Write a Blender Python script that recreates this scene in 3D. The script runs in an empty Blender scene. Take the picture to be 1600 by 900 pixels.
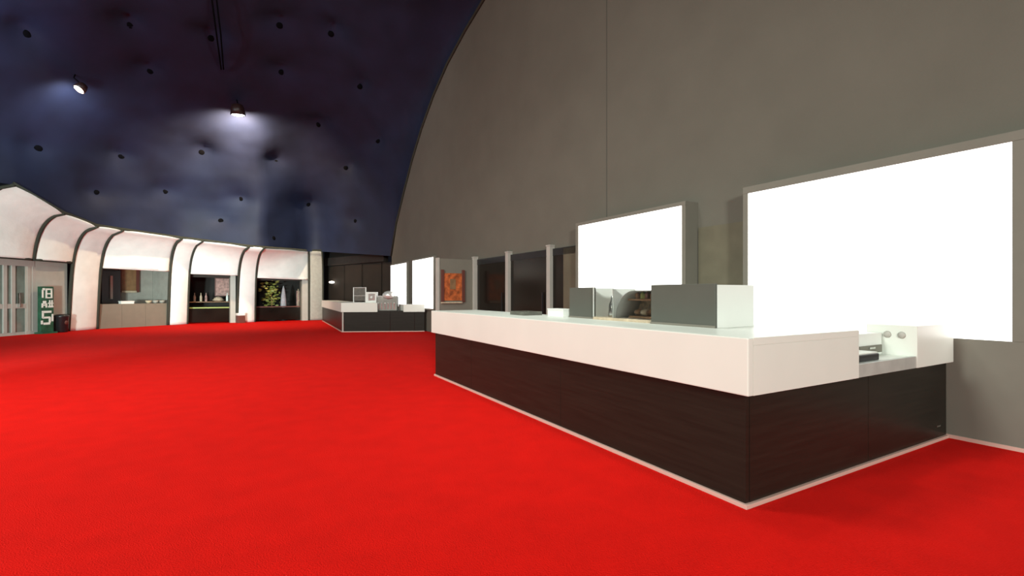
import bpy, bmesh, math, random
from mathutils import Vector, Matrix, noise
random.seed(7)
S = bpy.context.scene
C = S.collection
# ------------------------------------------------------------------ camera
F, H, HY = 740.0, 1.4, 460.0            # focal length in pixels of a 1600 px wide frame, eye height, horizon row
cd = bpy.data.cameras.new('camera'); cam = bpy.data.objects.new('camera', cd); C.objects.link(cam)
cd.sensor_fit = 'HORIZONTAL'; cd.sensor_width = 36.0; cd.lens = 36.0 * F / 1600.0
cd.shift_y = (HY - 450.0) / 1600.0
cam.location = (0, 0, H); cam.rotation_euler = (math.pi / 2, 0, 0)
cd.clip_end = 200
S.camera = cam
# ------------------------------------------------------------------ world, lights, exposure
w = bpy.data.worlds.new('night'); S.world = w; w.use_nodes = True
w.node_tree.nodes['Background'].inputs[0].default_value = (0.02, 0.022, 0.03, 1)
w.node_tree.nodes['Background'].inputs[1].default_value = 0.3
S.view_settings.view_transform = 'Standard'; S.view_settings.look = 'None'
S.view_settings.gamma = 1.0; S.view_settings.use_curve_mapping = False
S.view_settings.exposure = 0.0

def light(kind, name, loc, target, power, color, size=0.3, angle=90, blend=0.6):
    d = bpy.data.lights.new(name, kind); d.energy = power; d.color = color
    if kind == 'AREA':
        d.shape = 'DISK'; d.size = size
    elif kind == 'SPOT':
        d.spot_size = math.radians(angle); d.spot_blend = blend; d.shadow_soft_size = size
    else:
        d.shadow_soft_size = size
    o = bpy.data.objects.new(name, d); C.objects.link(o); o.location = loc
    if target is not None:
        o.rotation_euler = (Vector(target) - Vector(loc)).to_track_quat('-Z', 'Y').to_euler()
    return o
SPOT_TINT = (0.94, 1.0, 0.92)  # slightly green, offsets the red bounce from the carpet
light('SPOT', 'unseen_spot', (-13.0, -3.5, 6.2), (-1.5, 9.5, 1.2), 6900, SPOT_TINT, 0.8, 95, 1.0)  # unseen room light from the left, no lamp modelled
light('SPOT', 'unseen_spot', (2.5, -9.0, 5.0), (1.5, 5.0, 0.3), 6400, SPOT_TINT, 0.8, 85, 1.0)  # unseen room light from behind the camera, no lamp modelled
light('SPOT', 'unseen_spot', (-8.0, -3.0, 8.0), (-9.0, 14.0, 0.0), 4400, SPOT_TINT, 0.8, 75, 1.0)  # unseen light for the far floor, no lamp modelled
light('SPOT', 'unseen_spot', (-5.0, 5.0, 9.8), (-4.5, 6.0, 0.0), 2500, SPOT_TINT, 0.8, 130, 1.0)  # added unseen overhead light that lifts the floor
light('SPOT', 'unseen_spot', (0.6, 5.6, 8.6), (1.2, 5.6, 1.1), 900, SPOT_TINT, 0.4, 55, 1.0)  # added unseen light that brightens the bar worktop
light('SPOT', 'cove_fill', (-11.0, 4.0, 0.7), (-17.0, 17.0, 3.2), 5600, (0.78, 1.0, 0.97), 0.4, 60, 0.8)  # added unseen uplight that whitens the nearer coves
light('SPOT', 'cove_fill', (-9.0, 3.0, 0.7), (-13.0, 23.0, 2.7), 10800, (0.78, 1.0, 0.97), 0.4, 34, 0.8)  # added unseen uplight that whitens the farther coves
# ------------------------------------------------------------------ materials
MATS = {}
def mat(name, col, rough=0.6, metal=0.0, var=0.0, vscale=4.0, bump=0.0, bscale=80.0, emit=0.0, trans=0.0, sheen=0.0, stretch=None, spec=0.5, alpha=1.0):
    if name in MATS: return MATS[name]
    m = bpy.data.materials.new(name); m.use_nodes = True; MATS[name] = m
    nt = m.node_tree; N = nt.nodes; L = nt.links; b = N['Principled BSDF']
    b.inputs['Base Color'].default_value = (*col, 1); b.inputs['Roughness'].default_value = rough
    b.inputs['Metallic'].default_value = metal; b.inputs['Specular IOR Level'].default_value = spec
    if trans: b.inputs['Transmission Weight'].default_value = trans
    if sheen: b.inputs['Sheen Weight'].default_value = sheen
    if alpha < 1: b.inputs['Alpha'].default_value = alpha
    if emit:
        b.inputs['Emission Color'].default_value = (*col, 1); b.inputs['Emission Strength'].default_value = emit
    tc = N.new('ShaderNodeTexCoord'); src = tc.outputs['Object']
    if stretch:
        mp = N.new('ShaderNodeMapping'); mp.inputs['Scale'].default_value = stretch; L.new(src, mp.inputs[0]); src = mp.outputs[0]
    if var:
        n = N.new('ShaderNodeTexNoise'); n.inputs['Scale'].default_value = vscale; n.inputs['Detail'].default_value = 6
        L.new(src, n.inputs['Vector'])
        r = N.new('ShaderNodeValToRGB'); r.color_ramp.elements[0].position = 0.3; r.color_ramp.elements[1].position = 0.7
        r.color_ramp.elements[0].color = (*[c * (1 - var) for c in col], 1)
        r.color_ramp.elements[1].color = (*[min(1, c * (1 + var)) for c in col], 1)
        L.new(n.outputs['Fac'], r.inputs[0]); L.new(r.outputs[0], b.inputs['Base Color'])
    if bump:
        n2 = N.new('ShaderNodeTexNoise'); n2.inputs['Scale'].default_value = bscale; n2.inputs['Detail'].default_value = 4
        L.new(src, n2.inputs['Vector'])
        bp = N.new('ShaderNodeBump'); bp.inputs['Strength'].default_value = bump; bp.inputs['Distance'].default_value = 0.02
        L.new(n2.outputs['Fac'], bp.inputs['Height']); L.new(bp.outputs[0], b.inputs['Normal'])
    return m
carpet = mat('red_carpet', (0.67, 0.006, 0.003), 0.95, var=0.06, vscale=3.5, bump=0.6, bscale=120, spec=0.09)
wallfab = mat('grey_tent_fabric', (0.142, 0.132, 0.108), 0.9, var=0.05, vscale=1.2, bump=0.15, bscale=60, spec=0.2)
kioskm = mat('grey_kiosk_laminate', (0.182, 0.170, 0.140), 0.6, var=0.04, vscale=3, spec=0.3)
doorgrey = mat('grey_painted_metal', (0.42, 0.40, 0.36), 0.5, var=0.05)
navy = mat('navy_membrane', (0.009, 0.0145, 0.040), 0.65, var=0.25, vscale=0.8, bump=0.25, bscale=3.0, spec=0.35)
whitefab = mat('white_inflatable_fabric', (0.80, 0.81, 0.77), 0.7, var=0.05, vscale=2.5, bump=0.6, bscale=4.5, spec=0.3)
ribm = mat('dark_grey_rib', (0.045, 0.046, 0.036), 0.8, var=0.1, spec=0.1)
cream = mat('cream_solid_surface', (0.72, 0.74, 0.68), 0.35, var=0.02, vscale=2)
darkwood = mat('dark_brown_laminate', (0.016, 0.013, 0.0095), 0.38, var=0.22, vscale=3.0, stretch=(0.5, 0.5, 9.0), spec=0.2)
plinthm = mat('carpet_tinted_plinth', (0.62, 0.40, 0.34), 0.4)  # white trim with the carpet's red reflection put into its colour
glow = mat('lit_white_panel', (1.0, 1.0, 0.985), 0.4, emit=1.7)
blackm = mat('black_plastic', (0.012, 0.012, 0.013), 0.35, var=0.1)
darkglass = mat('dark_glass', (0.010, 0.007, 0.005), 0.15, var=0.3, vscale=1.5, spec=0.2)
tillgrey = mat('grey_till_housing', (0.085, 0.087, 0.072), 0.5, var=0.04)
tillwhite = mat('frosted_white_plastic', (0.78, 0.79, 0.75), 0.4, var=0.02)
chrome = mat('brushed_steel', (0.62, 0.62, 0.60), 0.22, 1.0, var=0.05)
clear = mat('clear_acrylic', (0.95, 0.97, 0.96), 0.03, trans=1.0)
brown = mat('brown_crust', (0.20, 0.095, 0.04), 0.6, var=0.35, vscale=20)
tan = mat('tan_paper', (0.50, 0.40, 0.28), 0.7, var=0.2, vscale=15)
orange = mat('orange_print', (0.42, 0.10, 0.025), 0.5, var=0.55, vscale=9)
amber = mat('amber_panel', (0.23, 0.13, 0.06), 0.5, var=0.2, vscale=5)
darkwall = mat('dark_brown_wall', (0.010, 0.007, 0.0045), 0.8, var=0.3, vscale=2)
bandm = mat('brown_grey_band', (0.028, 0.022, 0.018), 0.8, var=0.15)
green = mat('green_sign', (0.015, 0.085, 0.045), 0.5, var=0.4, vscale=6)
signwhite = mat('white_lettering', (0.75, 0.80, 0.74), 0.5)
lime = mat('lime_rail', (0.28, 0.36, 0.10), 0.5)
leafm = mat('yellow_green_leaf', (0.25, 0.26, 0.06), 0.6, var=0.5, vscale=12)
flower = mat('yellow_flower', (0.65, 0.52, 0.10), 0.6)
pinkish = mat('pink_print', (0.38, 0.22, 0.19), 0.6, var=0.5, vscale=8)
redbrown = mat('red_brown_metal', (0.12, 0.035, 0.025), 0.5)
lampglow = mat('lamp_lens', (1.0, 0.97, 0.93), 0.3, emit=25)
lampwarm = mat('warm_lamp_lens', (1.0, 0.85, 0.62), 0.3, emit=22)
lampdim = mat('wall_lamp_lens', (1.0, 0.93, 0.80), 0.3, emit=5)
greenglass = mat('greenish_glass', (0.16, 0.20, 0.175), 0.08, var=0.25, vscale=2)
cablem = mat('black_cable', (0.003, 0.003, 0.004), 0.9, spec=0.05)
seamm = mat('seam_tape', (0.09, 0.085, 0.07), 0.8)
# ------------------------------------------------------------------ helpers
def V2(a): return Vector((a[0], a[1]))
def fl(x, y):
    Y = H * F / (y - HY); return Vector(((x - 800) / F * Y, Y))
def mesh(name, bm, m, parent=None, loc=None, rz=0.0, smooth=False):
    bmesh.ops.recalc_face_normals(bm, faces=bm.faces[:])
    me = bpy.data.meshes.new(name); bm.to_mesh(me); bm.free()
    if smooth:
        for p in me.polygons: p.use_smooth = True
    me.materials.append(m)
    o = bpy.data.objects.new(name, me); C.objects.link(o)
    if parent: o.parent = parent
    if loc is not None: o.location = loc
    o.rotation_euler.z = rz
    return o
def empty(name, loc, rz=0.0):
    o = bpy.data.objects.new(name, None); C.objects.link(o); o.location = loc; o.rotation_euler.z = rz
    o.empty_display_size = 0.2
    return o
def tag(o, label, cat, group=None):
    o['label'] = label; o['category'] = cat
    if group: o['group'] = group
    return o
def struct(o, label=None):
    o['kind'] = 'structure'
    if label: o['label'] = label
    return o
def box(bm, a, b, bev=0.0):
    a, b = [min(p, q) for p, q in zip(a, b)], [max(p, q) for p, q in zip(a, b)]
    r = bmesh.ops.create_cube(bm, size=1.0)
    vs = r['verts']
    for v in vs:
        v.co = Vector([(a[i] + b[i]) / 2 + v.co[i] * (b[i] - a[i]) for i in range(3)])
    if bev:
        es = list({e for v in vs for e in v.link_edges})
        bmesh.ops.bevel(bm, geom=es, offset=bev, segments=2, affect='EDGES', profile=0.6)
def B(name, a, b, m, parent=None, bev=0.004, **k):
    bm = bmesh.new(); box(bm, a, b, bev); return mesh(name, bm, m, parent, **k)
def prism(bm, poly, z0, z1):
    lo = [bm.verts.new((p[0], p[1], z0)) for p in poly]; hi = [bm.verts.new((p[0], p[1], z1)) for p in poly]
    n = len(poly); bm.faces.new(lo); bm.faces.new(hi)
    for i in range(n): bm.faces.new((lo[i], lo[(i + 1) % n], hi[(i + 1) % n], hi[i]))
def PR(name, poly, z0, z1, m, parent=None, bev=0.0, **k):
    bm = bmesh.new(); prism(bm, poly, z0, z1)
    if bev: bmesh.ops.bevel(bm, geom=bm.edges[:], offset=bev, segments=2, affect='EDGES')
    return mesh(name, bm, m, parent, **k)
def lathe(bm, prof, seg=20, c=(0, 0, 0)):
    rings = []
    for r, z in prof:
        rings.append([bm.verts.new((c[0] + r * math.cos(2 * math.pi * i / seg), c[1] + r * math.sin(2 * math.pi * i / seg), c[2] + z)) for i in range(seg)])
    for a, b in zip(rings, rings[1:]):
        for i in range(seg): bm.faces.new((a[i], a[(i + 1) % seg], b[(i + 1) % seg], b[i]))
    if prof[0][0] > 1e-4: bm.faces.new(rings[0])
    if prof[-1][0] > 1e-4: bm.faces.new(rings[-1])
def LT(name, prof, m, parent=None, seg=20, loc=None, c=(0, 0, 0), smooth=True):
    bm = bmesh.new(); lathe(bm, prof, seg, c); return mesh(name, bm, m, parent, loc, smooth=smooth)
def tube(bm, pts, r, seg=8):
    pts = [Vector(p) for p in pts]; rings = []
    for i, p in enumerate(pts):
        d = (pts[min(i + 1, len(pts) - 1)] - pts[max(i - 1, 0)]).normalized()
        a = d.cross(Vector((0.31, 0.17, 0.93))).normalized(); b = d.cross(a).normalized()
        rings.append([bm.verts.new(p + (a * math.cos(2 * math.pi * k / seg) + b * math.sin(2 * math.pi * k / seg)) * r) for k in range(seg)])
    for a, b in zip(rings, rings[1:]):
        for k in range(seg): bm.faces.new((a[k], a[(k + 1) % seg], b[(k + 1) % seg], b[k]))
    bm.faces.new(rings[0]); bm.faces.new(rings[-1])
def TB(name, pts, r, m, parent=None, seg=8, **k):
    bm = bmesh.new(); tube(bm, pts, r, seg); return mesh(name, bm, m, parent, smooth=True, **k)
# ------------------------------------------------------------------ the wall line
W0 = Vector((4.29, 4.60)); U = Vector((-435.0, 740.0)).normalized(); NN = Vector((-U.y, U.x))   # U: along the wall, away; NN: into the room
WA = math.atan2(-U.y, -U.x)             # local X of wall things = -U, local Y = into the wall
WD = 0.30                               # the tent wall stands this far behind the kiosk fronts
def wt(x, d=0.0):
    k = (x - 800) / F; q = W0 + NN * d
    return (k * q.y - q.x) / (U.x - k * U.y)
def wp(t, d=0.0, z=0.0):
    p = W0 + U * t + NN * d; return Vector((p.x, p.y, z))
# ------------------------------------------------------------------ dome outline
ARCH = [(20.0, 3.18), (19.2, 4.57), (18.09, 5.8), (17.0, 6.91), (15.85, 7.87), (14.62, 8.67), (13.3, 9.29), (11.9, 9.72), (10.57, 10.02), (9.2, 10.22), (7.5, 10.34)]
ARCH = ARCH + [(9.0 - t, z) for t, z in reversed(ARCH)]
CC, CR = Vector((-7.503, 16.598)), 9.53            # plan circle of the inflatable side wall
RIBS = [((-60, 530), (20, 289)), ((42, 523), (98, 334)), ((105, 518), (150, 354)), ((150, 514), (190, 360)), ((262, 508), (283, 373)),
        ((292, 506), (316, 377)), ((370, 505), (388, 386)), ((398, 503.5), (413, 388)), ((483, 500.5), (490, 393)), ((505, 499.5), (503, 393))]
def on_circle(bx):
    d = Vector(((bx - 800) / F, 1.0)); dn = d.normalized(); b = -dn.dot(CC); c = CC.dot(CC) - CR * CR
    s = -b + math.sqrt(max(b * b - c, 0)); return dn * s
rib = []
for (bx, by), (tx, ty) in RIBS:
    p = on_circle(bx) * 0.6 + fl(bx, by) * 0.4; n = (CC - p).normalized(); k = (tx - 800) / F
    den = n.x - k * n.y; q = (k * p.y - p.x) / den if abs(den) > 0.05 else 0.4
    q = max(0.25, min(q, 2.6)); z = H + (HY - ty) * (p.y + q * n.y) / F
    rib.append((p, n, q, z))
print([(round(r[0].x, 2), round(r[0].y, 2), round(r[2], 2), round(r[3], 2)) for r in rib])
def rprof(r, f):
    p, n, q, z = r
    o = q * (0.2 * f + 0.8 * (1 - math.sqrt(max(0, 1 - f ** 6))))
    return Vector((p.x + n.x * o, p.y + n.y * o, z * f))
# plan outline of the membrane, counter-clockwise pieces with heights
outline = [wp(t, -WD, z) for t, z in ARCH]                                  # from far foot to near foot
back = [(9.0, -9.5, 3.6), (3.0, -12.0, 3.8), (-5.0, -12.5, 4.2), (-12.5, -9.0, 4.6), (-16.5, -2.5, 4.8), (-17.8, 5.0, 4.9), (-17.3, 10.5, 4.9)]
outline += [Vector(b) for b in back]
outline += [rprof(r, 1.0) for r in rib]
DC = Vector((-5.0, 8.0)); ZC = 11.2
pol = sorted([(math.atan2(p.y - DC.y, p.x - DC.x), (V2(p) - DC).length, p) for p in outline], key=lambda a: a[0])
def bound(a):
    a = (a + math.pi) % (2 * math.pi) - math.pi
    n = len(pol)
    for i in range(n):
        a0, _, p0 = pol[i]; a1, _, p1 = pol[(i + 1) % n]
        if i == n - 1:
            a1 += 2 * math.pi
            if a < a0: a += 2 * math.pi
        if a0 <= a <= a1:
            d = Vector((math.cos(a), math.sin(a))); e = V2(p1) - V2(p0); o = V2(p0) - DC
            den = d.x * e.y - d.y * e.x
            if abs(den) < 1e-6: return o.length, p0.z
            r = (o.x * e.y - o.y * e.x) / den; s = (o.x * d.y - o.y * d.x) / den
            return r, p0.z + (p1.z - p0.z) * max(0, min(1, s))
    return pol[0][1], pol[0][2].z
# ------------------------------------------------------------------ floor
bm = bmesh.new()
bmesh.ops.create_grid(bm, x_segments=2, y_segments=2, size=30)
struct(mesh('floor', bm, carpet, loc=(-4, 10, 0)), 'bright red carpet floor')
# ------------------------------------------------------------------ ceiling membrane with tufts
TUFT = [(42, 53), (203, 40), (437, 40), (517, 53), (440, 113), (562, 135), (497, 195), (315, 238), (432, 253), (540, 262), (258, 300), (376, 311), (482, 320), (428, 372), (190, 245), (60, 232), (235, 112), (150, 300), (330, 60), (345, 345), (555, 345), (590, 220)]
NA, NR = 300, 110
RB = [bound(-math.pi + 2 * math.pi * i / NA) for i in range(NA)]
KW = [math.exp(-(q / 9.0) ** 2) for q in range(-24, 25)]
RS = [(sum(w * RB[(i + q) % NA][0] for q, w in zip(range(-24, 25), KW)) / sum(KW), sum(w * RB[(i + q) % NA][1] for q, w in zip(range(-24, 25), KW)) / sum(KW)) for i in range(NA)]
bm = bmesh.new(); rings = []
for j in range(NR + 1):
    g = j / NR; f = math.sin(g * math.pi / 2) ** 0.9 if j else 0.0
    row = []; k8 = f ** 7
    for i in range(NA):
        a = -math.pi + 2 * math.pi * i / NA
        rb = RS[i][0] + (RB[i][0] - RS[i][0]) * k8; zb = RS[i][1] + (RB[i][1] - RS[i][1]) * k8; r = rb * f
        row.append(bm.verts.new((DC.x + r * math.cos(a), DC.y + r * math.sin(a), zb + (ZC - zb) * math.sqrt(max(0, 1 - f ** 2.3)))))
        if j == 0: break
    rings.append(row)
for i in range(NA): bm.faces.new((rings[0][0], rings[1][i], rings[1][(i + 1) % NA]))
for a, b in zip(rings[1:], rings[2:]):
    for i in range(NA): bm.faces.new((a[i], b[i], b[(i + 1) % NA], a[(i + 1) % NA]))
bmesh.ops.recalc_face_normals(bm, faces=bm.faces[:]); bm.normal_update()
from mathutils.bvhtree import BVHTree
bvh = BVHTree.FromBMesh(bm)
TUFTP = []
for x, y in TUFT:
    l = bvh.ray_cast(Vector((0, 0, H)), Vector(((x - 800) / F, 1.0, (HY - y) / F)).normalized())[0]
    if l is not None: TUFTP.append(l)
mid = Vector((-5, 8, 3))
offs = []
for v in bm.verts:
    n = v.normal if v.normal.dot(v.co - mid) > 0 else -v.normal
    fz = min(1.0, max(0.0, (v.co.z - 3.6) / 1.5))
    e = min(1.0, abs((V2(v.co) - W0).dot(NN) + WD) / 1.5)
    o = 0.0
    for q in TUFTP:
        dd = (v.co - q).length
        if dd < 3: o += 0.46 * math.exp(-dd / 0.5)
    o += 0.12 * noise.noise(v.co * 0.55) + 0.04 * noise.noise(v.co * 1.7)
    offs.append((v, n * o * fz * e))
for v, d in offs: v.co += d
ceil = mesh('ceiling', bm, navy, smooth=True); struct(ceil, 'dark navy tufted inflatable dome membrane')
bvh = BVHTree.FromPolygons([v.co for v in ceil.data.vertices], [list(p.vertices) for p in ceil.data.polygons])
for (x, y) in TUFT:
    d = Vector(((x - 800) / F, 1.0, (HY - y) / F)).normalized()
    loc, nor, idx, dist = bvh.ray_cast(Vector((0, 0, H)), d)
    if loc is None: continue
    if nor.dot(d) > 0: nor = -nor
    o = LT('tuft_button', [(0.0, -0.03), (0.08, -0.025), (0.11, 0.0), (0.08, 0.015), (0.0, 0.02)], cablem, ceil, 12)
    o.location = loc; o.rotation_euler = nor.to_track_quat('Z', 'Y').to_euler()
# ------------------------------------------------------------------ tent end wall (flat, cut by the arch)
bm = bmesh.new()
pts = [(t, z) for t, z in ARCH]
fr = [bm.verts.new(wp(20.0, -WD, 0))] + [bm.verts.new(wp(t, -WD, z)) for t, z in pts] + [bm.verts.new(wp(-11.0, -WD, 0))]
bm.faces.new(fr)
r = bmesh.ops.extrude_face_region(bm, geom=bm.faces[:])
for v in [g for g in r['geom'] if isinstance(g, bmesh.types.BMVert)]: v.co -= Vector((NN.x, NN.y, 0)) * 0.12
wall = mesh('wall_right', bm, wallfab); struct(wall, 'tall grey fabric end wall cut by the arch of the dome')
def wseam(t, z0, z1):
    a, b = wp(t - 0.012, -WD + 0.004), wp(t + 0.012, -WD + 0.004); c, d = wp(t + 0.012, -WD - 0.02), wp(t - 0.012, -WD - 0.02)
    PR('seam', [a, b, c, d], z0, z1, seamm, wall)
for t, z1 in ((wt(948, -WD), 10.3),): 
    wseam(t, 2.4, z1 - 0.05)
TB('edge_piping', [wp(t, -WD + 0.03, z) for t, z in ARCH[:12]], 0.045, ribm, wall)
# enclosing fabric wall behind the viewer
bm = bmesh.new(); ring_ = [rprof(rib[0], 0.0) + Vector((-0.3, 0, 0))] + [Vector((p[0], p[1], 0)) for p in reversed(back)] + [wp(-11.0, -WD, 0)]; top_ = [rprof(rib[0], 0.0) + Vector((-0.3, 0, 4.9))] + [Vector(p) for p in reversed(back)] + [wp(-11.0, -WD, 3.18)]
lo_ = [bm.verts.new(p) for p in ring_]; hi_ = [bm.verts.new(p) for p in top_]
for i in range(len(lo_) - 1): bm.faces.new((lo_[i], lo_[i + 1], hi_[i + 1], hi_[i]))
o = mesh('wall_near', bm, wallfab); so = o.modifiers.new('s', 'SOLIDIFY'); so.thickness = 0.08; struct(o, 'grey fabric wall closing the dome behind the viewer')
# ------------------------------------------------------------------ kiosks with lit panels, in wall-local space (x = -t)
def kiosk(name, t0, t1, ztop, g0, g1, zb, zt, label, dep=WD):
    k = empty(name, wp((t0 + t1) / 2, 0, 0), WA); c = (t0 + t1) / 2
    x = lambda t: c - t
    B('body', (x(t1), 0.05, 0), (x(t0), dep, ztop), kioskm, k)
    B('front_panel_lower', (x(t1), 0, 0.0), (x(t0), 0.05, zb), kioskm, k)
    B('front_panel_upper', (x(t1), 0, zt), (x(t0), 0.05, ztop), kioskm, k)
    B('side_panel', (x(t1), 0, zb), (x(g1), 0.05, zt), kioskm, k)
    B('side_panel', (x(g0), 0, zb), (x(t0), 0.05, zt), kioskm, k)
    B('light_panel', (x(g1), 0.012, zb), (x(g0), 0.05, zt), glow, k, bev=0)
    B('base_strip', (x(t1), -0.012, 0.0), (x(t0), 0.0, 0.035), plinthm, k, bev=0)
    tag(k, label, 'kiosk wall'); return k
kiosk('lightbox_kiosk', -3.2, 2.21, 2.865, -0.40, 2.14, 0.975, 2.775, 'tall grey kiosk wall with the largest glowing white light panel, at right')
kiosk('lightbox_kiosk', 3.17, 5.90, 2.85, 3.24, 5.82, 0.975, 2.79, 'grey kiosk wall with glowing white panel behind the glass display case')
# recessed wall between the kiosks, its shade painted as an olive sheet
a, b = wp(2.25, -WD + 0.02), wp(3.15, -WD + 0.02); c, d = wp(3.15, -WD - 0.01), wp(2.25, -WD - 0.01)
struct(PR('trim_1', [a, b, c, d], 0, 2.45, mat('recess_shade', (0.13, 0.115, 0.075), 0.7, var=0.1), None), 'shaded wall strip in the gap between the two kiosk walls, shade painted olive brown')
# far lit panels on the end wall
def farlight(t0, t1, zb, zt, label):
    k = empty('light_panel_frame', wp((t0 + t1) / 2, -WD, 0), WA); h = (t1 - t0) / 2
    B('frame', (-h - 0.06, -0.10, zb - 0.06), (h + 0.06, -0.004, zt + 0.06), kioskm, k)
    B('light_panel', (-h, -0.115, zb), (h, -0.095, zt), glow, k, bev=0)
    tag(k, label, 'light panel')
farlight(wt(677, -0.2), wt(645, -0.2), 0.88, 2.75, 'wider far glowing white wall panel beside the poster partition')
farlight(wt(635, -0.2), wt(611, -0.2), 0.88, 2.72, 'narrower, farthest glowing white wall panel by the arch foot')
# dark glass doors on the wall
for i, (xa, xb) in enumerate(((746, 790), (797, 855), (862, 901))):
    t1, t0 = wt(xa, -0.25), wt(xb, -0.25)
    k = empty('door_%d' % (i + 1), wp((t0 + t1) / 2, -WD, 0), WA); h = (t1 - t0) / 2
    struct(k, 'dark brown glazed door in the grey end wall')
    dl = B('door_leaf', (-h, -0.05, 0.02), (h, -0.004, 2.44), darkglass, k)
    B('top_rail', (-h, -0.06, 2.28), (h, -0.05, 2.44), blackm, k, bev=0)
    B('pull_handle', (h - 0.16, -0.10, 0.95), (h - 0.13, -0.07, 1.45), blackm, dl)
    if i == 2: B('reveal_panel', (0.0, -0.06, 0.02), (h, -0.052, 2.42), mat('olive_reveal', (0.12, 0.105, 0.07), 0.5, var=0.1), k, bev=0)
for i, x in enumerate((741, 793.5, 858.5)):
    t = wt(x, -0.2); k = empty('trim_%d' % (i + 2), wp(t, -WD, 0), WA)
    B('post', (-0.07, -0.14, 0), (0.07, -0.002, 2.50), doorgrey, k); B('cap', (-0.08, -0.15, 2.50), (0.08, -0.002, 2.53), doorgrey, k)
    struct(k, 'light grey post between the dark doors')
# partition with the orange poster
pa = wp(wt(739, -0.2), -WD); prot = 1.20
pt = empty('poster_partition', pa, WA); tag(pt, 'grey partition jutting from the wall and carrying an orange poster', 'partition')
B('panel', (-0.06, -prot, 0), (0.06, 0, 2.44), kioskm, pt); B('end_post', (-0.075, -prot - 0.07, 0), (0.075, -prot, 2.46), doorgrey, pt)
po = empty('poster_frame', pa + Vector((0, 0, 0)), WA); tag(po, 'orange and brown framed poster hung on the grey partition', 'poster')
B('print', (0.062, -1.07, 1.22), (0.078, -0.50, 2.02), orange, po, bev=0)
B('frame_side', (0.062, -1.16, 1.18), (0.10, -1.07, 2.12), redbrown, po); B('frame_side', (0.062, -0.50, 1.18), (0.10, -0.41, 2.12), redbrown, po)
B('ledge', (0.062, -1.16, 1.14), (0.12, -0.50, 1.18), tan, po)
B('emblem', (0.078, -0.88, 1.55), (0.083, -0.70, 1.85), amber, po, bev=0)
# ------------------------------------------------------------------ front bar counter
CA = math.atan2(-0.871, 0.491)
CO = Vector((1.53, 3.10, 0)); LC, DCn = 5.80, 3.12
ZB, ZT = 0.745, 1.12
bc = empty('bar_counter', CO, CA); tag(bc, 'large bar counter with cream top band and dark brown base in the foreground', 'counter')
ov = 0.055
for i in range(3):                                # dark panels of the long front
    xa, xb = -LC + LC * [0, 0.255, 0.64][i], -LC + LC * [0.255, 0.64, 1][i]
    B('base_panel', (xa + 0.002, 0, 0.03), (xb - 0.002, 0.04, ZB), darkwood, bc, bev=0.002)
for ya, yb in ((0.04, 1.6), (1.6, DCn)):
    B('base_panel', (-0.04, ya + 0.002, 0.03), (0, yb - 0.002, ZB), darkwood, bc, bev=0.002)
B('base_panel', (-LC, 0.04, 0.03), (-LC + 0.04, 1.0, ZB), darkwood, bc, bev=0.002)
B('plinth_strip', (-LC - 0.02, -0.02, 0.0), (0.02, 0.04, 0.028), plinthm, bc, bev=0.003)
B('plinth_strip', (-0.04, 0.04, 0.0), (0.02, DCn, 0.028), plinthm, bc, bev=0.003)
B('vent_slot', (0.0, DCn - 0.22, 0.13), (0.004, DCn - 0.14, 0.145), chrome, bc, bev=0)
N0, N1 = 1.33, 2.34
TW = 0.80
# cream band: front fascia with its worktop, then the two end blocks around the notch
B('fascia', (-LC - ov, -ov, ZB), (ov, 0.0, ZT), cream, bc, bev=0.008)
B('worktop', (-LC - ov, 0.0, ZT - 0.05), (ov, TW, ZT), cream, bc, bev=0.003)
B('end_fascia', (0.0, 0.0, ZB), (ov, N0, ZT - 0.05), cream, bc, bev=0.003)
B('end_worktop', (-TW, TW, ZT - 0.05), (ov, N0, ZT), cream, bc, bev=0.003)
B('end_block', (-0.34, N1, ZB), (ov, DCn, ZT), cream, bc, bev=0.006)
B('far_end_fascia', (-LC - ov, 0.0, ZB), (-LC, 1.0, ZT - 0.05), cream, bc, bev=0.003)
B('notch_panel', (0.012, N0, ZB), (ov - 0.008, N1, ZB + 0.105), mat('grey_stone_panel', (0.42, 0.43, 0.40), 0.3, var=0.12, vscale=6), bc, bev=0.003)
B('notch_shelf', (-0.76, N0, ZB + 0.02), (0.012, N1, ZB + 0.10), cream, bc, bev=0.003)
B('inner_apron', (-TW, N0 - 0.02, ZB), (-0.02, N0, ZT - 0.05), cream, bc, bev=0.003)
# things in the notch
def on_counter(x, y, z): 
    c, s = math.cos(CA), math.sin(CA); return Vector((CO.x + c * x - s * y, CO.y + s * x + c * y, z))
t = empty('card_terminal', on_counter(-0.06, 1.60, ZB + 0.10), CA); tag(t, 'flat black slab terminal lying in the notch of the counter end', 'terminal')
B('body', (-0.17, -0.24, 0.0), (0.045, 0.22, 0.06), blackm, t, bev=0.01); B('top_plate', (-0.16, -0.23, 0.055), (0.035, 0.21, 0.07), cream, t, bev=0.003)
for xx in (-0.06, -0.17):
    o = LT('socket', [(0.0, 0.012), (0.025, 0.012), (0.032, 0.0)], doorgrey, bc, 16, loc=(xx, N1, 1.03)); o.rotation_euler = (math.pi / 2, 0, 0)
bx = empty('cash_box', on_counter(-0.31, 2.11, ZB + 0.10), CA); tag(bx, 'small pale cash box behind the black terminal in the notch', 'cash box')
B('case', (-0.14, -0.22, 0.0), (0.10, 0.22, 0.20), tillwhite, bx, bev=0.006); dr = B('drawer', (0.10, -0.20, 0.02), (0.112, 0.20, 0.09), kioskm, bx); B('handle', (0.112, -0.05, 0.06), (0.122, 0.05, 0.075), chrome, dr, bev=0)
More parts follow.
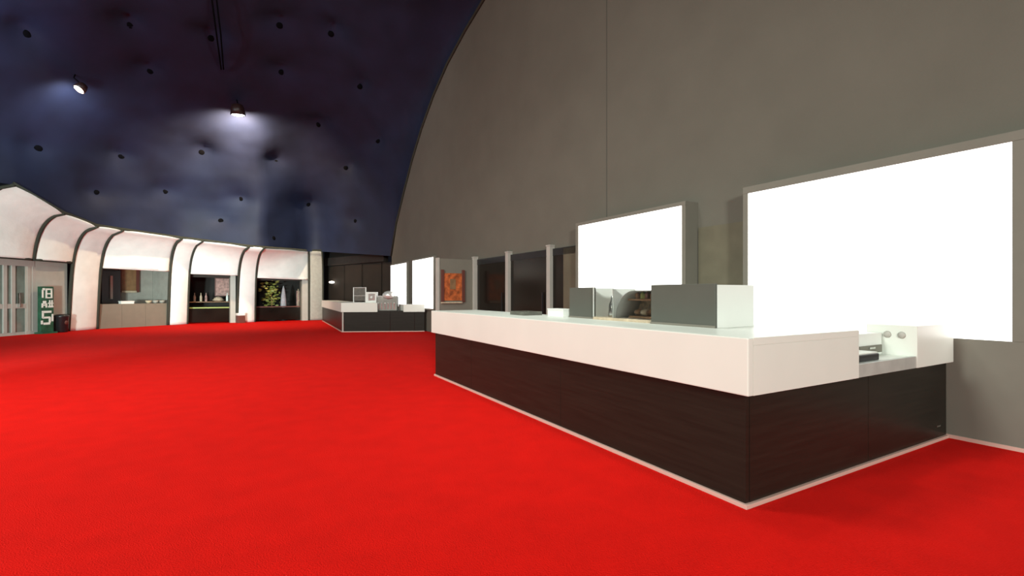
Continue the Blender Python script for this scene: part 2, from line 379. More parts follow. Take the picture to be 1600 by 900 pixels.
# grey till housings on the worktop
def till(x0, x1, y0, y1, h, label):
    t = empty('till_housing', on_counter((x0 + x1) / 2, y0, ZT), CA); c = (x1 - x0) / 2
    B('back_shell', (-c, 0, 0.0), (c, 0.03, h), tillgrey, t, bev=0.004)
    B('side_shell', (c - 0.02, 0.03, 0.0), (c, y1 - y0, h - 0.01), tillwhite, t, bev=0.004)
    B('side_shell', (-c, 0.03, 0.0), (-c + 0.02, y1 - y0, h - 0.01), tillwhite, t, bev=0.004)
    B('top_shell', (-c + 0.02, 0.03, h - 0.03), (c - 0.02, y1 - y0, h - 0.01), tillwhite, t, bev=0.003)
    B('screen', (-c + 0.06, 0.05, 0.08), (c - 0.06, 0.07, h - 0.05), blackm, t)
    B('foot_lip', (-c - 0.004, -0.006, 0.0), (c + 0.004, 0.0, 0.02), kioskm, t, bev=0)
    tag(t, label, 'till')
def cpos(px, py, z=ZT):                            # worktop point seen at a pixel, in counter coordinates
    Y = (H - z) * F / (py - HY); p = Vector(((px - 800) / F * Y, Y)) - V2(CO); c, s = math.cos(CA), math.sin(CA)
    return c * p.x + s * p.y, -s * p.x + c * p.y
x1, y1 = cpos(1117, 513); x0, _ = cpos(1024, 505.5)
print('till', x0, x1, y1)
till(x0, x1, y1, y1 + 0.52, 0.37, 'larger grey till housing with pale side, near the counter corner')
c1, d1 = cpos(928, 498.5); c0, _ = cpos(883, 496)
print('till', c0, c1, d1)
till(c0, c1, d1, d1 + 0.30, 0.36, 'smaller grey till housing left of the glass display case')
# glass display case between the tills
g0, gy = c1 + 0.03, (d1 + y1) / 2
g1 = x0 - 0.02; gd = 0.34; gh = 0.36
k = empty('display_case', on_counter((g0 + g1) / 2, gy, ZT), CA); tag(k, 'clear glass display case with curved steel hood between two grey tills', 'display case')
gw = (g1 - g0) / 2
B('base', (-gw, 0, 0), (gw, gd, 0.03), tan, k)
B('glass_front', (-gw + 0.01, 0.0, 0.03), (gw - 0.01, 0.006, gh), clear, k, bev=0)
for sx in (-gw, gw - 0.014): B('corner_post', (sx, 0.0, 0.03), (sx + 0.014, 0.014, gh), tillwhite, k, bev=0.002)
B('divider', (-gw * 0.30 - 0.008, 0.02, 0.03), (-gw * 0.30 + 0.008, gd, gh - 0.02), tillwhite, k, bev=0.002)
bm = bmesh.new(); hx0, hx1 = -gw * 0.22, gw - 0.02; arc = []
for i in range(13):
    a = math.pi - math.pi / 2 * i / 12; arc.append((hx0 + 0.27 + 0.27 * math.cos(a), 0.03 + 0.29 * math.sin(a)))
arc.append((hx1, 0.32))
va = [[bm.verts.new((x, yy, z)) for x, z in arc] for yy in (0.03, gd)]
for i in range(len(arc) - 1): bm.faces.new((va[0][i], va[0][i + 1], va[1][i + 1], va[1][i]))
o = mesh('hood', bm, mat('satin_steel', (0.45, 0.44, 0.41), 0.55, 0.4, var=0.08), k, smooth=True); so = o.modifiers.new('s', 'SOLIDIFY'); so.thickness = 0.012
B('back_panel', (-gw + 0.02, gd - 0.02, 0.03), (-gw * 0.34, gd, gh - 0.03), doorgrey, k)
bm = bmesh.new(); fa_ = bm.faces.new([bm.verts.new((x, gd - 0.012, z)) for x, z in [(hx1, 0.03), (hx0, 0.03)] + arc[1:]])
rr = bmesh.ops.extrude_face_region(bm, geom=[fa_])
for v in [g for g in rr['geom'] if isinstance(g, bmesh.types.BMVert)]: v.co.y += 0.008
mesh('rear_panel', bm, mat('rear_brown', (0.20, 0.13, 0.07), 0.5, var=0.6, vscale=25), k)
B('tray', (hx0 + 0.16, 0.06, 0.03), (hx1 - 0.01, gd - 0.06, 0.06), brown, k)
B('heated_shelf', (hx0 + 0.14, 0.07, 0.215), (hx1 - 0.01, gd - 0.02, 0.235), brown, k)
for i in range(4):                                 # rolls on the tray: things in the case
    xx = (hx0 + 0.21) + i * (hx1 - hx0 - 0.27) / 3
    o = LT('bread_roll', [(0.0, -0.075), (0.026, -0.055), (0.034, 0.0), (0.026, 0.055), (0.0, 0.075)], tan if i % 2 else brown, None, 12)
    pp = on_counter((g0 + g1) / 2 + xx, gy + 0.17, ZT + 0.093); o.location = pp; o.rotation_euler = (math.pi / 2, 0, CA)
    tag(o, ['leftmost', 'second', 'third', 'rightmost'][i] + ' small bread roll from the left on the display case tray', 'bread roll', 'rolls in the display case')
for i in range(5):
    xx = (hx0 + 0.20) + i * (hx1 - hx0 - 0.25) / 4
    o = LT('sauce_bottle', [(0.022, 0.0), (0.026, 0.01), (0.026, 0.05), (0.009, 0.068), (0.009, 0.085), (0.0, 0.086)], [brown, leafm, redbrown][i % 3], None, 12, loc=on_counter((g0 + g1) / 2 + xx, gy + 0.15, ZT + 0.235))
    tag(o, ['leftmost', 'second', 'third', 'fourth', 'rightmost'][i] + ' little bottle from the left on the display case upper shelf', 'bottle', 'bottles in the display case')
o = empty('drink_dispenser', on_counter(g0 + gw * 0.36, gy + 0.16, ZT + 0.03), CA); tag(o, 'small pale dispenser in the left end of the glass display case', 'dispenser')
LT('body', [(0.055, 0), (0.06, 0.02), (0.05, 0.14), (0.028, 0.19), (0.028, 0.23), (0.0, 0.24)], chrome, o); TB('spout', [(0.045, -0.02, 0.14), (0.10, -0.03, 0.15), (0.115, -0.03, 0.11)], 0.009, chrome, o)
# low trays at the far end of the worktop
def tray(px0, px1, py, h, dp, m, name, label, cat):
    a, yy = cpos(px0, py); b, _ = cpos(px1, py + 1)
    t = empty(name, on_counter((a + b) / 2, yy, ZT), CA); c = abs(b - a) / 2
    B('tray_base', (-c, 0, 0), (c, dp, 0.012), m, t, bev=0.003); B('rim', (-c, 0, 0.012), (c, 0.015, h), m, t, bev=0.003); B('rim', (-c, dp - 0.015, 0.012), (c, dp, h), m, t, bev=0.003)
    B('rim', (-c, 0.015, 0.012), (-c + 0.015, dp - 0.015, h), m, t, bev=0.003); B('rim', (c - 0.015, 0.015, 0.012), (c, dp - 0.015, h), m, t, bev=0.003)
    tag(t, label, cat); return t
tray(797, 846, 491.5, 0.05, 0.28, mat('dark_olive_tray', (0.10, 0.10, 0.08), 0.4, var=0.3, vscale=14), 'serving_tray', 'low dark serving tray at the far part of the cream worktop', 'tray')
a, yy = cpos(866, 495); t = empty('napkin_box', on_counter(a, yy + 0.02, ZT), CA); tag(t, 'low white napkin box beside the smaller grey till', 'box')
B('body', (-0.18, 0, 0), (0.16, 0.16, 0.085), tillwhite, t, bev=0.006); B('lid', (-0.185, -0.005, 0.085), (0.165, 0.165, 0.1), tillwhite, t, bev=0.004)
# back counter under the lit panels
k = empty('back_counter', on_counter(-1.4, DCn - 0.62, 0), CA); tag(k, 'low cream back counter running along the kiosk wall behind the bar', 'counter')
B('body', (-3.9, 0, 0), (0.3, 0.5, 0.86), cream, k); B('worktop', (-3.92, -0.02, 0.86), (0.32, 0.5, 0.9), cream, k)
# ------------------------------------------------------------------ far bar counter
f0 = fl(535, 519); f1 = fl(504, 501.5)
tw = wt(663, -0.17); f2 = V2(wp(tw, -0.17))
fc = empty('bar_counter', Vector((f0.x, f0.y, 0))); tag(fc, 'smaller distant bar counter with dark base in front of the dark wall', 'counter')
e1 = (f1 - f0).normalized(); e2 = (f2 - f0).normalized(); l1, l2 = (f1 - f0).length, (f2 - f0).length
Z0 = Vector((0, 0))
def slab(name, org, e, inn, s0, s1, th, z0, z1, m, out=0.0):
    a = org + e * s0 - inn * out; b = org + e * s1 - inn * out; return PR(name, [a, b, b + inn * (th + out), a + inn * (th + out)], z0, z1, m, fc)
for s0, s1 in ((0, 0.5), (0.5, 1.0)):
    slab('base_panel', Z0, e1, e2, l1 * s0 + 0.003, l1 * s1 - 0.003, 0.05, 0.03, ZB, darkwood)
for s0, s1 in ((0.02, 0.58), (0.58, 0.88), (0.88, 1.0)):
    slab('base_panel', Z0, e2, e1, l2 * s0 + 0.006, l2 * s1 - 0.006, 0.05, 0.03, ZB, darkwood)
slab('plinth_strip', Z0, e1, e2, -0.03, l1, 0.05, 0, 0.03, plinthm, 0.03); slab('plinth_strip', Z0, e2, e1, 0.05, l2, 0.05, 0, 0.03, plinthm, 0.03)
slab('corner_post', Z0, e1, e2, -0.01, 0.05, 0.04, 0.03, ZB, doorgrey, 0.01)
slab('fascia', Z0, e1, e2, -0.05, l1, 0.75, ZB, 1.09, cream, 0.05)
slab('end_fascia', Z0, e2, e1, 0.75, l2 * 0.42, 0.75, ZB, 1.09, cream, 0.05)
slab('end_fascia', Z0, e2, e1, l2 * 0.74, l2, 0.75, ZB, 1.02, cream, 0.05)
slab('notch_shelf', Z0, e2, e1, l2 * 0.42, l2 * 0.74, 0.75, ZB, ZB + 0.04, darkwood, 0.0)
def fcp(px, back, z):                              # on the far end side, `back` metres behind its face, at column px
    k = (px - 800) / F; o = f0 + e1 * back
    s = (k * o.y - o.x) / (e2.x - k * e2.y); p = o + e2 * s; return Vector((p.x, p.y, z))
fa = math.atan2(e2.y, e2.x)
t = empty('menu_stand', fcp(562, 0.45, 1.09), fa); tag(t, 'small open metal frame stand on the far cream counter', 'stand')
B('foot', (-0.24, -0.06, 0), (0.24, 0.06, 0.015), chrome, t)
for sx in (-0.24, 0.21): B('upright', (sx, -0.015, 0.015), (sx + 0.03, 0.015, 0.58), tillwhite, t)
B('crossbar', (-0.21, -0.012, 0.55), (0.21, 0.012, 0.58), chrome, t); B('crossbar', (-0.21, -0.012, 0.25), (0.21, 0.012, 0.27), chrome, t); B('insert', (-0.19, -0.004, 0.06), (0.21, 0.004, 0.55), mat('dim_insert', (0.07, 0.055, 0.04), 0.4, var=0.4, vscale=9), t)
t = empty('coffee_grinder', fcp(581, 0.35, 1.09), fa); tag(t, 'pale boxy machine left of the chrome bowl on the far counter', 'machine')
B('body', (-0.20, -0.15, 0), (0.20, 0.15, 0.40), tillwhite, t, bev=0.012); B('front_panel', (-0.10, -0.156, 0.08), (0.14, -0.15, 0.34), chrome, t); LT('knob', [(0.0, 0.03), (0.05, 0.03), (0.055, 0.0)], tillwhite, t, 14, loc=(0.02, -0.156, 0.2)).rotation_euler = (math.pi / 2, 0, 0)
t = empty('steam_machine', fcp(606, 0.30, ZB + 0.04), fa); tag(t, 'grey steel counter machine with a shiny round chrome dome', 'machine')
B('body', (-0.36, -0.18, 0), (0.36, 0.25, 0.52), mat('dull_steel', (0.22, 0.22, 0.20), 0.35, 0.6, var=0.2), t, bev=0.012); B('top_plate', (-0.34, -0.16, 0.52), (0.34, 0.23, 0.56), chrome, t)
for i in range(6): B('grille_bar', (-0.33 + i * 0.115, -0.19, 0.06), (-0.29 + i * 0.115, -0.18, 0.3), chrome, t)
LT('dome', [(0.10, -0.06), (0.20, -0.02), (0.235, 0.06), (0.22, 0.14), (0.15, 0.21), (0.05, 0.24), (0.0, 0.245)], mat('bright_chrome', (0.85, 0.84, 0.80), 0.3, 0.5), t, 24, loc=(0.05, -0.1, 0.5))
# ------------------------------------------------------------------ dark back wall between arch foot and the inflatable wall
pA = V2(rib[9][0]) + Vector((-0.3, 0.9)); pB = V2(wp(21.2, -0.35))
ev = (pB - pA).normalized(); on = Vector((-ev.y, ev.x)); on = on if on.y > 0 else -on
bw = PR('wall_back', [pA, pB, pB + on * 0.15, pA + on * 0.15], 0, 4.2, darkwall); struct(bw, 'dark brown back wall in the corner of the dome')
PR('soffit_band', [pA - on * 0.12, pB - on * 0.12, pB, pA], 3.0, 3.42, bandm, bw)
for i in range(4):
    a = pA + ev * (0.6 + i * 1.7); PR('wall_panel', [a - on * 0.04, a + ev * 1.55 - on * 0.04, a + ev * 1.55, a], 0.1, 2.95, mat('dark_brown_panel', (0.012, 0.008, 0.005), 0.7, var=0.3, vscale=2), bw)
k = (522 - 800) / F; s = (k * pA.y - pA.x) / (ev.x - k * ev.y); lp = pA + ev * s - on * 0.1
t = empty('wall_lamp', (lp.x, lp.y, H + 19 * lp.y / F), math.atan2(ev.y, ev.x)); tag(t, 'small glowing oval lamp on the dark back wall', 'lamp')
B('bracket', (-0.05, 0.0, -0.05), (0.05, 0.1, 0.05), blackm, t); LT('lens', [(0.0, -0.07), (0.12, -0.04), (0.15, 0.0), (0.12, 0.04), (0.0, 0.07)], lampdim, t, 16, loc=(0, -0.04, 0))
# ------------------------------------------------------------------ inflatable side wall
wl = struct(empty('wall_left', (0, 0, 0)), 'curving row of white inflatable wall panels with dark ribs')
lint = [2.62, 2.62, 2.6, 2.50, 2.47, 2.40, 2.36, 2.27, 2.22, 2.2]
def panel(name, i, f0a, f0b, puff, m=whitefab, seed=0):
    ra, rb = rib[i], rib[i + 1]; bm = bmesh.new(); nu, nv = 18, 30; g = []
    inn = ((ra[1] + rb[1]) / 2)
    for v in range(nv + 1):
        row = []
        for u in range(nu + 1):
            s = u / nu; q = v / nv
            a = rprof(ra, f0a + (1 - f0a) * q); b = rprof(rb, f0b + (1 - f0b) * q)
            p = a.lerp(b, s)
            bul = puff * (math.sin(math.pi * s) ** 0.6 if 0 < s < 1 else 0)
            wr = 0.035 * noise.noise(Vector((p.x * 1.6, p.y * 1.6, p.z * 0.7 + seed))) * min(1, 4 * s, 4 * (1 - s))
            p += Vector((inn.x, inn.y, 0)) * (bul + wr) * (1 - 0.6 * q) + Vector((0, 0, 1)) * bul * 1.2 * q * (1 - q)
            row.append(bm.verts.new(p))
        g.append(row)
    for v in range(nv):
        for u in range(nu): bm.faces.new((g[v][u], g[v][u + 1], g[v + 1][u + 1], g[v + 1][u]))
    o = mesh(name, bm, m, wl, smooth=True); so = o.modifiers.new('s', 'SOLIDIFY'); so.thickness = 0.05; so.offset = 0
    return o
def lf(i): return lint[i] / rib[i][3]
for i in (0, 1, 3, 5, 7): panel('cove_panel', i, lf(i), lf(i + 1) if i != 0 else lf(1), 0.16, seed=i)
for i in (2, 4, 6): panel('column_panel', i, 0.003, 0.003, 0.14, seed=i)
panel('end_panel', 8, 0.003, 0.003, 0.10, mat('pale_grey_fabric', (0.36, 0.35, 0.31), 0.8, var=0.08, vscale=8, bump=0.15, bscale=6))
for i in range(10):
    f0v = lf(i) if i in (0, 1) else 0.002
    TB('rib', [rprof(rib[i], f0v + (1 - f0v) * s / 24) + Vector((rib[i][1].x, rib[i][1].y, 0)) * 0.05 for s in range(25)], [0.06, 0.058, 0.058, 0.06, 0.062, 0.05, 0.058, 0.05, 0.055, 0.045][i], ribm, wl)
TB('top_cable', [rprof(rib[i], 1.0) + Vector((0, 0, 0.05)) for i in range(10)], 0.06, ribm, wl)
def seg(i):
    a, b = V2(rib[i][0]), V2(rib[i + 1][0]); return a, b, (b - a).length, math.atan2(b.y - a.y, b.x - a.x)
def sx(i, px, back=0.0):                           # local x on segment i under pixel column px
    a, b, L, ang = seg(i); e = (b - a).normalized(); o = a + Vector((-e.y, e.x)) * back; k = (px - 800) / F
    return (k * o.y - o.x) / (e.x - k * e.y)
def seg_empty(name, i): a, b, L, ang = seg(i); return empty(name, (a.x, a.y, 0), ang), L
for i in (0, 1, 3, 5, 7):                          # hems under the coves
    a = rprof(rib[i], lf(i)); b = rprof(rib[i + 1], lf(i + 1)); n = (rib[i][1] + rib[i + 1][1]) / 2
    m_ = (a + b) / 2 + Vector((n.x, n.y, 0)) * 0.13
    TB('hem', [a, a.lerp(b, 0.12) + Vector((n.x, n.y, 0)) * 0.09, m_, a.lerp(b, 0.88) + Vector((n.x, n.y, 0)) * 0.09, b], 0.05, ribm if i < 2 else whitefab, wl)
# glazed doors under the first cove
k, L = seg_empty('door_4', 0); struct(k, 'grey framed glazed doors under the nearest white cove')
x0, x1 = -0.3, sx(0, 53)
B('header', (x0, -0.03, 2.38), (x1, 0.10, 2.66), doorgrey, k)
B('sill', (x0, 0, 0), (x1, 0.08, 0.10), doorgrey, k)
st = [x0, sx(0, -40), sx(0, -18), sx(0, 8), sx(0, 21), sx(0, 45), x1]
for j, xx in enumerate(st[1:]): B('stile', (xx - 0.07, -0.02, 0.1), (xx + 0.05, 0.08, 2.38), doorgrey, k)
for p, q in zip(st, st[1:]):
    B('mid_rail', (p + 0.05, -0.01, 0.92), (q - 0.07, 0.07, 1.08), doorgrey, k)
    B('pane', (p + 0.05, 0.02, 1.08), (q - 0.07, 0.04, 2.38), greenglass, k, bev=0); B('pane', (p + 0.05, 0.02, 0.10), (q - 0.07, 0.04, 0.92), greenglass, k, bev=0)
B('door_pull', (sx(0, 27), -0.08, 0.95), (sx(0, 27) + 0.04, -0.02, 1.45), chrome, k)
# grey infill under the second cove, with sign and bin in front
k, L = seg_empty('trim_5', 1); struct(k, 'plain grey wall panel under the second white cove')
B('infill', (-0.05, 0.0, 0), (L, 0.1, 2.66), mat('infill_grey', (0.40, 0.385, 0.34), 0.7, var=0.06), k); B('skirting', (-0.05, -0.02, 0), (L, 0, 0.12), doorgrey, k)
a, b, L, ang = seg(1); e = (b - a).normalized(); o_ = Vector((e.y, -e.x))
def on_seg(i, px, front, z=0.0):
    a, b, L, ang = seg(i); e = (b - a).normalized(); out = Vector((-e.y, e.x)); x = sx(i, px, -front); p = a - out * front + e * x; return Vector((p.x, p.y, z))
t = empty('floor_sign', on_seg(1, 72, 0.25), ang); tag(t, 'slim green standing sign with white lettering beside the glazed doors', 'sign')
B('column', (-0.22, -0.05, 0.06), (0.22, 0.08, 1.68), green, t, bev=0.01); B('foot', (-0.26, -0.16, 0), (0.26, 0.16, 0.06), green, t)
def glyph(z, strokes):
    bm = bmesh.new()
    for (x0_, z0_, x1_, z1_) in strokes: box(bm, (x0_ * 1.12, -0.06, z + z0_ * 1.1), (x1_ * 1.12, -0.05, z + z1_ * 1.1))
    mesh('lettering', bm, signwhite, t)
glyph(1.26, [(-0.17, 0.02, -0.12, 0.28), (-0.15, 0.26, -0.08, 0.33), (-0.06, 0.0, -0.01, 0.30), (-0.06, 0.27, 0.15, 0.32), (0.10, 0.0, 0.15, 0.30), (-0.01, 0.13, 0.10, 0.17), (-0.03, 0.0, 0.12, 0.04)])
glyph(0.93, [(-0.18, 0.0, -0.13, 0.14), (-0.14, 0.12, -0.04, 0.22), (-0.06, 0.0, -0.01, 0.14), (-0.14, 0.06, -0.04, 0.10), (0.02, 0.0, 0.18, 0.05), (0.05, 0.05, 0.09, 0.24), (0.12, 0.05, 0.16, 0.24), (0.02, 0.12, 0.18, 0.16)])
glyph(0.32, [(-0.17, 0.38, 0.12, 0.45), (-0.17, 0.22, -0.11, 0.40), (-0.15, 0.20, 0.08, 0.26), (0.04, 0.06, 0.10, 0.24), (-0.12, 0.0, 0.08, 0.07), (0.13, 0.10, 0.18, 0.34), (-0.20, 0.02, -0.14, 0.14)])
t = empty('waste_bin', on_seg(1, 96, 0.22), ang); tag(t, 'small black bin with a pale round badge beside the white column', 'bin')
LT('body', [(0.17, 0.0), (0.19, 0.03), (0.21, 0.55), (0.22, 0.57), (0.22, 0.62), (0.15, 0.66), (0.0, 0.67)], blackm, t); LT('badge', [(0.0, 0.012), (0.07, 0.012), (0.075, 0.0)], redbrown, t, 14, loc=(0, -0.2, 0.36)).rotation_euler = (math.pi / 2, 0, 0)
# serving hatch under the third cove
def alcove(i, depth, m, zt, name, label, lft=0.05, rgt=0.05):
    k, L = seg_empty(name, i); struct(k, label)
    B('back_panel', (-0.2, depth, 0), (L + 0.2, depth + 0.08, zt), m, k); B('side_panel', (-0.28, 0.15, 0), (-0.2, depth, zt), m, k); B('side_panel', (L + 0.2, 0.15, 0), (L + 0.28, depth, zt), m, k)
    B('soffit', (-0.2, 0.15, zt), (L + 0.2, depth + 0.08, zt + 0.06), m, k); return k, L
hatchm = mat('hatch_grey', (0.33, 0.31, 0.27), 0.7, var=0.08)
k, L = alcove(3, 1.5, hatchm, 2.7, 'wall_hatch', 'grey walled serving hatch under the third white cove')
t, L = seg_empty('hatch_counter', 3); tag(t, 'plain grey serving counter closing the hatch between two white columns', 'counter')
for j in range(3): B('front_panel', (0.02 + j * (L - 0.04) / 3 + 0.003, 0.0, 0.0), (0.02 + (j + 1) * (L - 0.04) / 3 - 0.003, 0.06, 0.96), mat('taupe_counter', (0.20, 0.172, 0.132), 0.6, var=0.05), t)
B('worktop', (0.02, 0.0, 0.96), (L - 0.02, 0.55, 1.0), mat('taupe_counter', (0.3, 0.25, 0.19)), t)
ang = seg(3)[3]
t = empty('tall_cabinet', on_seg(3, 171, -1.1), ang); tag(t, 'tall black fridge with a pale handle at left of the serving hatch', 'fridge')
B('body', (-0.36, -0.1, 0), (0.36, 0.35, 2.45), blackm, t); dd = B('door', (-0.34, -0.14, 0.1), (0.34, -0.1, 2.40), blackm, t); B('handle', (-0.06, -0.20, 1.2), (0.03, -0.14, 2.2), doorgrey, dd)
t = empty('wall_picture', on_seg(3, 201, -1.42, 1.5), ang); tag(t, 'amber framed picture on the back wall of the serving hatch', 'picture')
B('canvas', (-0.29, -0.02, 0.06), (0.29, 0.0, 1.1), amber, t); B('frame_side', (-0.40, -0.05, 0.0), (-0.29, 0.0, 1.12), redbrown, t); B('frame_side', (0.29, -0.05, 0.0), (0.40, 0.0, 1.12), redbrown, t); B('lower_rail', (-0.29, -0.06, -0.02), (0.29, 0.0, 0.06), tan, t)
t = empty('paper_box', on_seg(3, 198, -0.12, 1.0), ang); tag(t, 'white flat box on the grey serving counter', 'box'); B('body', (-0.24, -0.08, 0), (0.24, 0.12, 0.09), tillwhite, t, bev=0.008); B('lid', (-0.25, -0.09, 0.09), (0.25, 0.13, 0.12), tillwhite, t)
for j, pxx in enumerate((232, 243, 253)):
    o = LT('bowl', [(0.05, 0.0), (0.10, 0.05), (0.125, 0.12), (0.115, 0.13), (0.09, 0.06), (0.0, 0.03)], tan if j == 0 else hatchm, None, 16, loc=on_seg(3, pxx, -0.25, 1.0))
    tag(o, ['tan bowl on the serving counter, leftmost of three bowls', 'grey bowl in the middle of three on the serving counter', 'grey bowl nearest the white column on the serving counter'][j], 'bowl', 'bowls on the serving counter')
# glazed shop fronts under the fourth and fifth coves
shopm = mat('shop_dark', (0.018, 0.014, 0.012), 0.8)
for i, xl, xr, num, m_rail in ((5, 297, 360, 6, lime), (7, 403, 472, 7, redbrown)):
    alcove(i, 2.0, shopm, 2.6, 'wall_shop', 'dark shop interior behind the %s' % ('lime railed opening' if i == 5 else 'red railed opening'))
    k, L = seg_empty('door_%d' % (num - 1), i); struct(k, 'dark opening with a %s bar and grey jamb' % ('lime' if i == 5 else 'red brown'))
    a_, b_ = 0.08, sx(i, xr)
    B('jamb', (b_, 0.0, 0), (L - 0.05, 0.25, 2.36 if i == 5 else 2.2), doorgrey, k); B('jamb_return', (b_ - 0.03, 0.1, 0), (b_, 0.5, 2.3 if i == 5 else 2.16), kioskm, k)
    B('head', (a_, 0.05, 2.22 if i == 5 else 2.12), (b_, 0.2, 2.40 if i == 5 else 2.26), bandm, k)
    B('push_bar', (a_, 0.30, 0.72), (b_ - 0.03, 0.34, 0.78), m_rail, k)
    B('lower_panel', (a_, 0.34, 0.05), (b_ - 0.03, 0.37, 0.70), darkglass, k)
ang = seg(5)[3]
t = empty('wall_poster', on_seg(5, 348, -1.2, 1.35), ang); tag(t, 'pinkish poster glimpsed inside the lime railed opening', 'poster')
B('print', (-0.30, 0, 0), (0.30, 0.02, 0.85), pinkish, t, bev=0); B('back_board', (-0.34, 0.02, -0.04), (0.34, 0.05, 0.89), redbrown, t)
for j, pxx in enumerate((304, 314, 322, 355)):
    o = LT('bottle', [(0.05, 0.0), (0.055, 0.02), (0.055, 0.24), (0.02, 0.33), (0.02, 0.42), (0.0, 0.425)], [tan, tan, pinkish, signwhite][j], None, 14, loc=on_seg(5, pxx, -0.9, 1.05))
    tag(o, ['leftmost tan bottle on the shelf in the lime railed opening', 'second tan bottle from the left in the lime railed opening', 'pinkish bottle beside the poster in the lime railed opening', 'white bottle right of the tan dish in the lime railed opening'][j], 'bottle', 'bottles in the lime railed opening')
t = empty('shop_shelf', on_seg(5, 328, -0.9, 0.0), ang); tag(t, 'dark shelf unit standing inside the lime railed opening', 'shelf')
B('board', (-1.05, -0.15, 1.0), (0.95, 0.15, 1.05), brown, t); B('upright', (-1.05, -0.15, 0), (-1.0, 0.15, 1.0), redbrown, t); B('upright', (0.9, -0.15, 0), (0.95, 0.15, 1.0), redbrown, t); B('board', (-1.0, -0.15, 0.5), (0.9, 0.15, 0.53), redbrown, t)
t = empty('serving_dish', on_seg(5, 341, -0.85, 1.05), ang); tag(t, 'tan dish on the shelf inside the lime railed opening', 'dish'); LT('dish', [(0.10, 0), (0.24, 0.05), (0.26, 0.09), (0.0, 0.04)], tan, t); LT('cover', [(0.22, 0.08), (0.18, 0.17), (0.08, 0.23), (0.0, 0.24)], tan, t)
ang = seg(7)[3]
t = empty('potted_plant', on_seg(7, 424, -0.9), ang); tag(t, 'yellow flowering potted plant inside the red railed opening', 'plant')
LT('pot', [(0.20, 0.0), (0.28, 0.5), (0.30, 0.55), (0.26, 0.55), (0.0, 0.5)], bandm, t); TB('stem', [(0, 0, 0.5), (0.03, 0, 1.0), (-0.02, 0, 1.5)], 0.03, brown, t)
bm = bmesh.new(); bf = bmesh.new(); rg = random.Random(3)
for j in range(150):
    p = Vector((rg.gauss(0, 0.2), rg.gauss(0, 0.14), 1.42 + rg.gauss(0, 0.33)))
    tgt = bf if j % 5 == 0 else bm; s_ = rg.uniform(0.06, 0.14); M_ = Matrix.Rotation(rg.uniform(0, 6.3), 3, 'Z') @ Matrix.Rotation(rg.uniform(-1, 1), 3, 'X')
    vs = [tgt.verts.new(p + M_ @ Vector(c)) for c in ((-s_, 0, 0), (0, 0.02, -s_ * 0.5), (s_, 0, 0.03), (0, -0.02, s_ * 0.5))]; tgt.faces.new(vs)
o = mesh('foliage', bm, leafm, t); o['kind'] = 'stuff'; o = mesh('flowers', bf, flower, t); o['kind'] = 'stuff'
t = empty('folded_parasol', on_seg(7, 443, -0.6), ang); tag(t, 'folded white parasol standing in the red railed opening', 'parasol')
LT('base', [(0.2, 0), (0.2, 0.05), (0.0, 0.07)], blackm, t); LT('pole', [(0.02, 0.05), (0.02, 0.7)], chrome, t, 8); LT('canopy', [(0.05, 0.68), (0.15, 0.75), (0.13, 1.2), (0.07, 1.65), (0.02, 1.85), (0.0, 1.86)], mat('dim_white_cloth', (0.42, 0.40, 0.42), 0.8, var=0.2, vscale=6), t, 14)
t = empty('banner_stand', on_seg(7, 466, -0.7), ang); tag(t, 'thin pale banner pole at the right of the red railed opening', 'banner')
B('foot', (-0.15, -0.12, 0), (0.15, 0.12, 0.03), blackm, t); TB('pole', [(0, 0, 0.03), (0, 0, 1.7)], 0.03, tan, t); B('cloth', (-0.09, -0.01, 0.7), (0.06, 0.01, 1.6), pinkish, t)
# small red-brown box by the third white column
t = empty('floor_box', on_seg(6, 376, 0.30), seg(6)[3]); tag(t, 'small dark red box with white top at the foot of a white column', 'box')
B('body', (-0.16, -0.14, 0), (0.16, 0.14, 0.36), redbrown, t, bev=0.01); B('top', (-0.17, -0.15, 0.36), (0.17, 0.15, 0.48), tillwhite, t, bev=0.02)
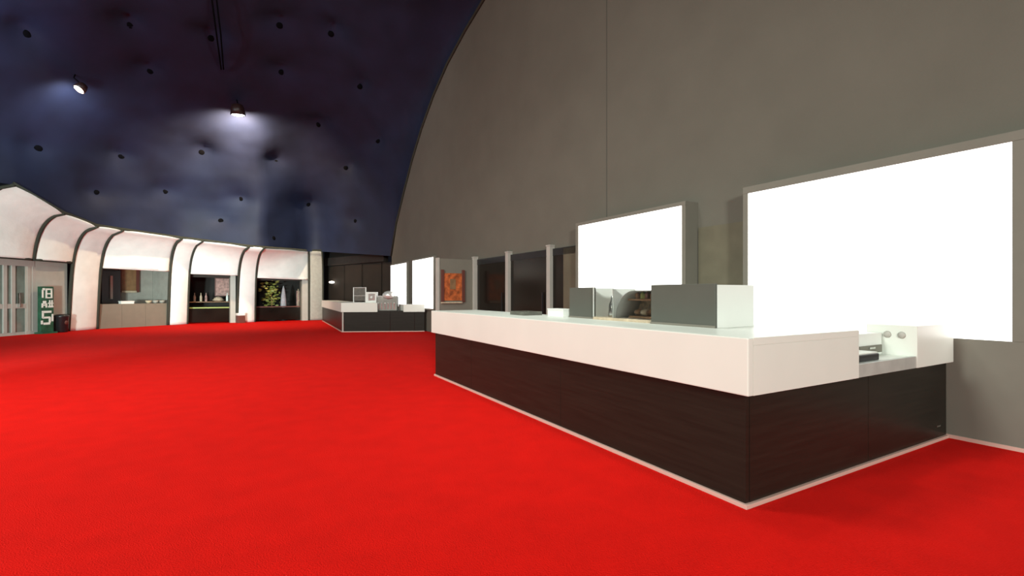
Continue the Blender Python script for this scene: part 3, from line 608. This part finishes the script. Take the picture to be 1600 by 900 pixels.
# ------------------------------------------------------------------ hanging lamps near the membrane
def cast(x, y):
    d = Vector(((x - 800) / F, 1.0, (HY - y) / F)); l, n, i_, s_ = bvh.ray_cast(Vector((0, 0, H)), d.normalized()); return l, (n if n.dot(d) < 0 else -n)
def lamp(x, y, off, m, power, col, label, tilt, R, cable):
    l, n = cast(x, y); p = Vector((0, 0, H)) + (l - Vector((0, 0, H))) * (1 - off / (l - Vector((0, 0, H))).length)
    t = empty('dome_lamp', p); tag(t, label, 'lamp')
    o = LT('housing', [(R * 0.3, R * 1.7), (R * 0.75, R * 1.55), (R, R * 0.9), (R * 1.05, 0.0), (R * 0.92, 0.0), (R * 0.85, R * 0.5), (0.0, R * 0.6)], mat('lamp_housing', (0.03, 0.012, 0.01), 0.4), t, 20)
    o.rotation_euler = tilt
    o2 = LT('lens', [(0.0, -R * 0.12), (R * 0.6, -R * 0.08), (R * 0.9, R * 0.02), (R * 0.8, R * 0.2), (0.0, R * 0.25)], m, t, 18); o2.rotation_euler = tilt
    bpts = [(0, 0, R * 1.6)] + [Vector(c) for c in cable]
    TB('cable', bpts, 0.02, cablem, t, 6)
    aim = cast(x + 8, y + 95)[0]
    lo = light('SPOT', 'membrane_light', p + Vector((0.0, -0.05, -R * 0.9)), aim, power, col, 0.12, 165, 1.0)
    return t
P0 = Vector((0, 0, H))
la = lamp(372, 180, 0.75, lampglow, 2900, (1.0, 0.74, 0.47), 'larger dark pendant lamp glowing white under the dome membrane', (0.16, 0.0, 0.1), 0.25, [(-0.25, 0.1, 1.2), (-0.5, -0.4, 2.6)])
lb = lamp(123, 140, 0.8, lampwarm, 260, (0.95, 0.95, 0.95), 'small warm lamp glowing high on the left of the dome', (-0.55, 0.3, 0.0), 0.15, [(-0.2, 0.05, 0.4), (-0.35, 0.3, 0.7)])
for (x, y, ax, ay, pw, col) in ((-190, -60, 120, 60, 520, (0.75, 0.88, 1.0)), (420, -230, 430, 60, 420, (0.95, 0.92, 0.9))):
    l, n = cast(x, y); pos = l + n * 1.3
    light('SPOT', 'membrane_light', pos, cast(ax, ay)[0], pw, col, 0.15, 150, 1.0)  # added unseen spots without lamps, washing the membrane
# suspended rigging cables
c0, n0 = cast(345, 105); c1, n1 = cast(328, -20)
for dx in (0.0, 0.14):
    o = TB('rigging_cable', [c1 + n1 * 0.15 + Vector((dx, 0, 0)), (c0 + c1) / 2 + n0 * 0.18 + Vector((dx, 0, 0)), c0 + n0 * 0.12 + Vector((dx * 0.6, 0, 0))], 0.025, cablem)
    tag(o, ('left' if dx == 0 else 'right') + ' one of two dark rigging cables above the pendant lamp', 'cable', 'rigging cables above the pendant lamp')
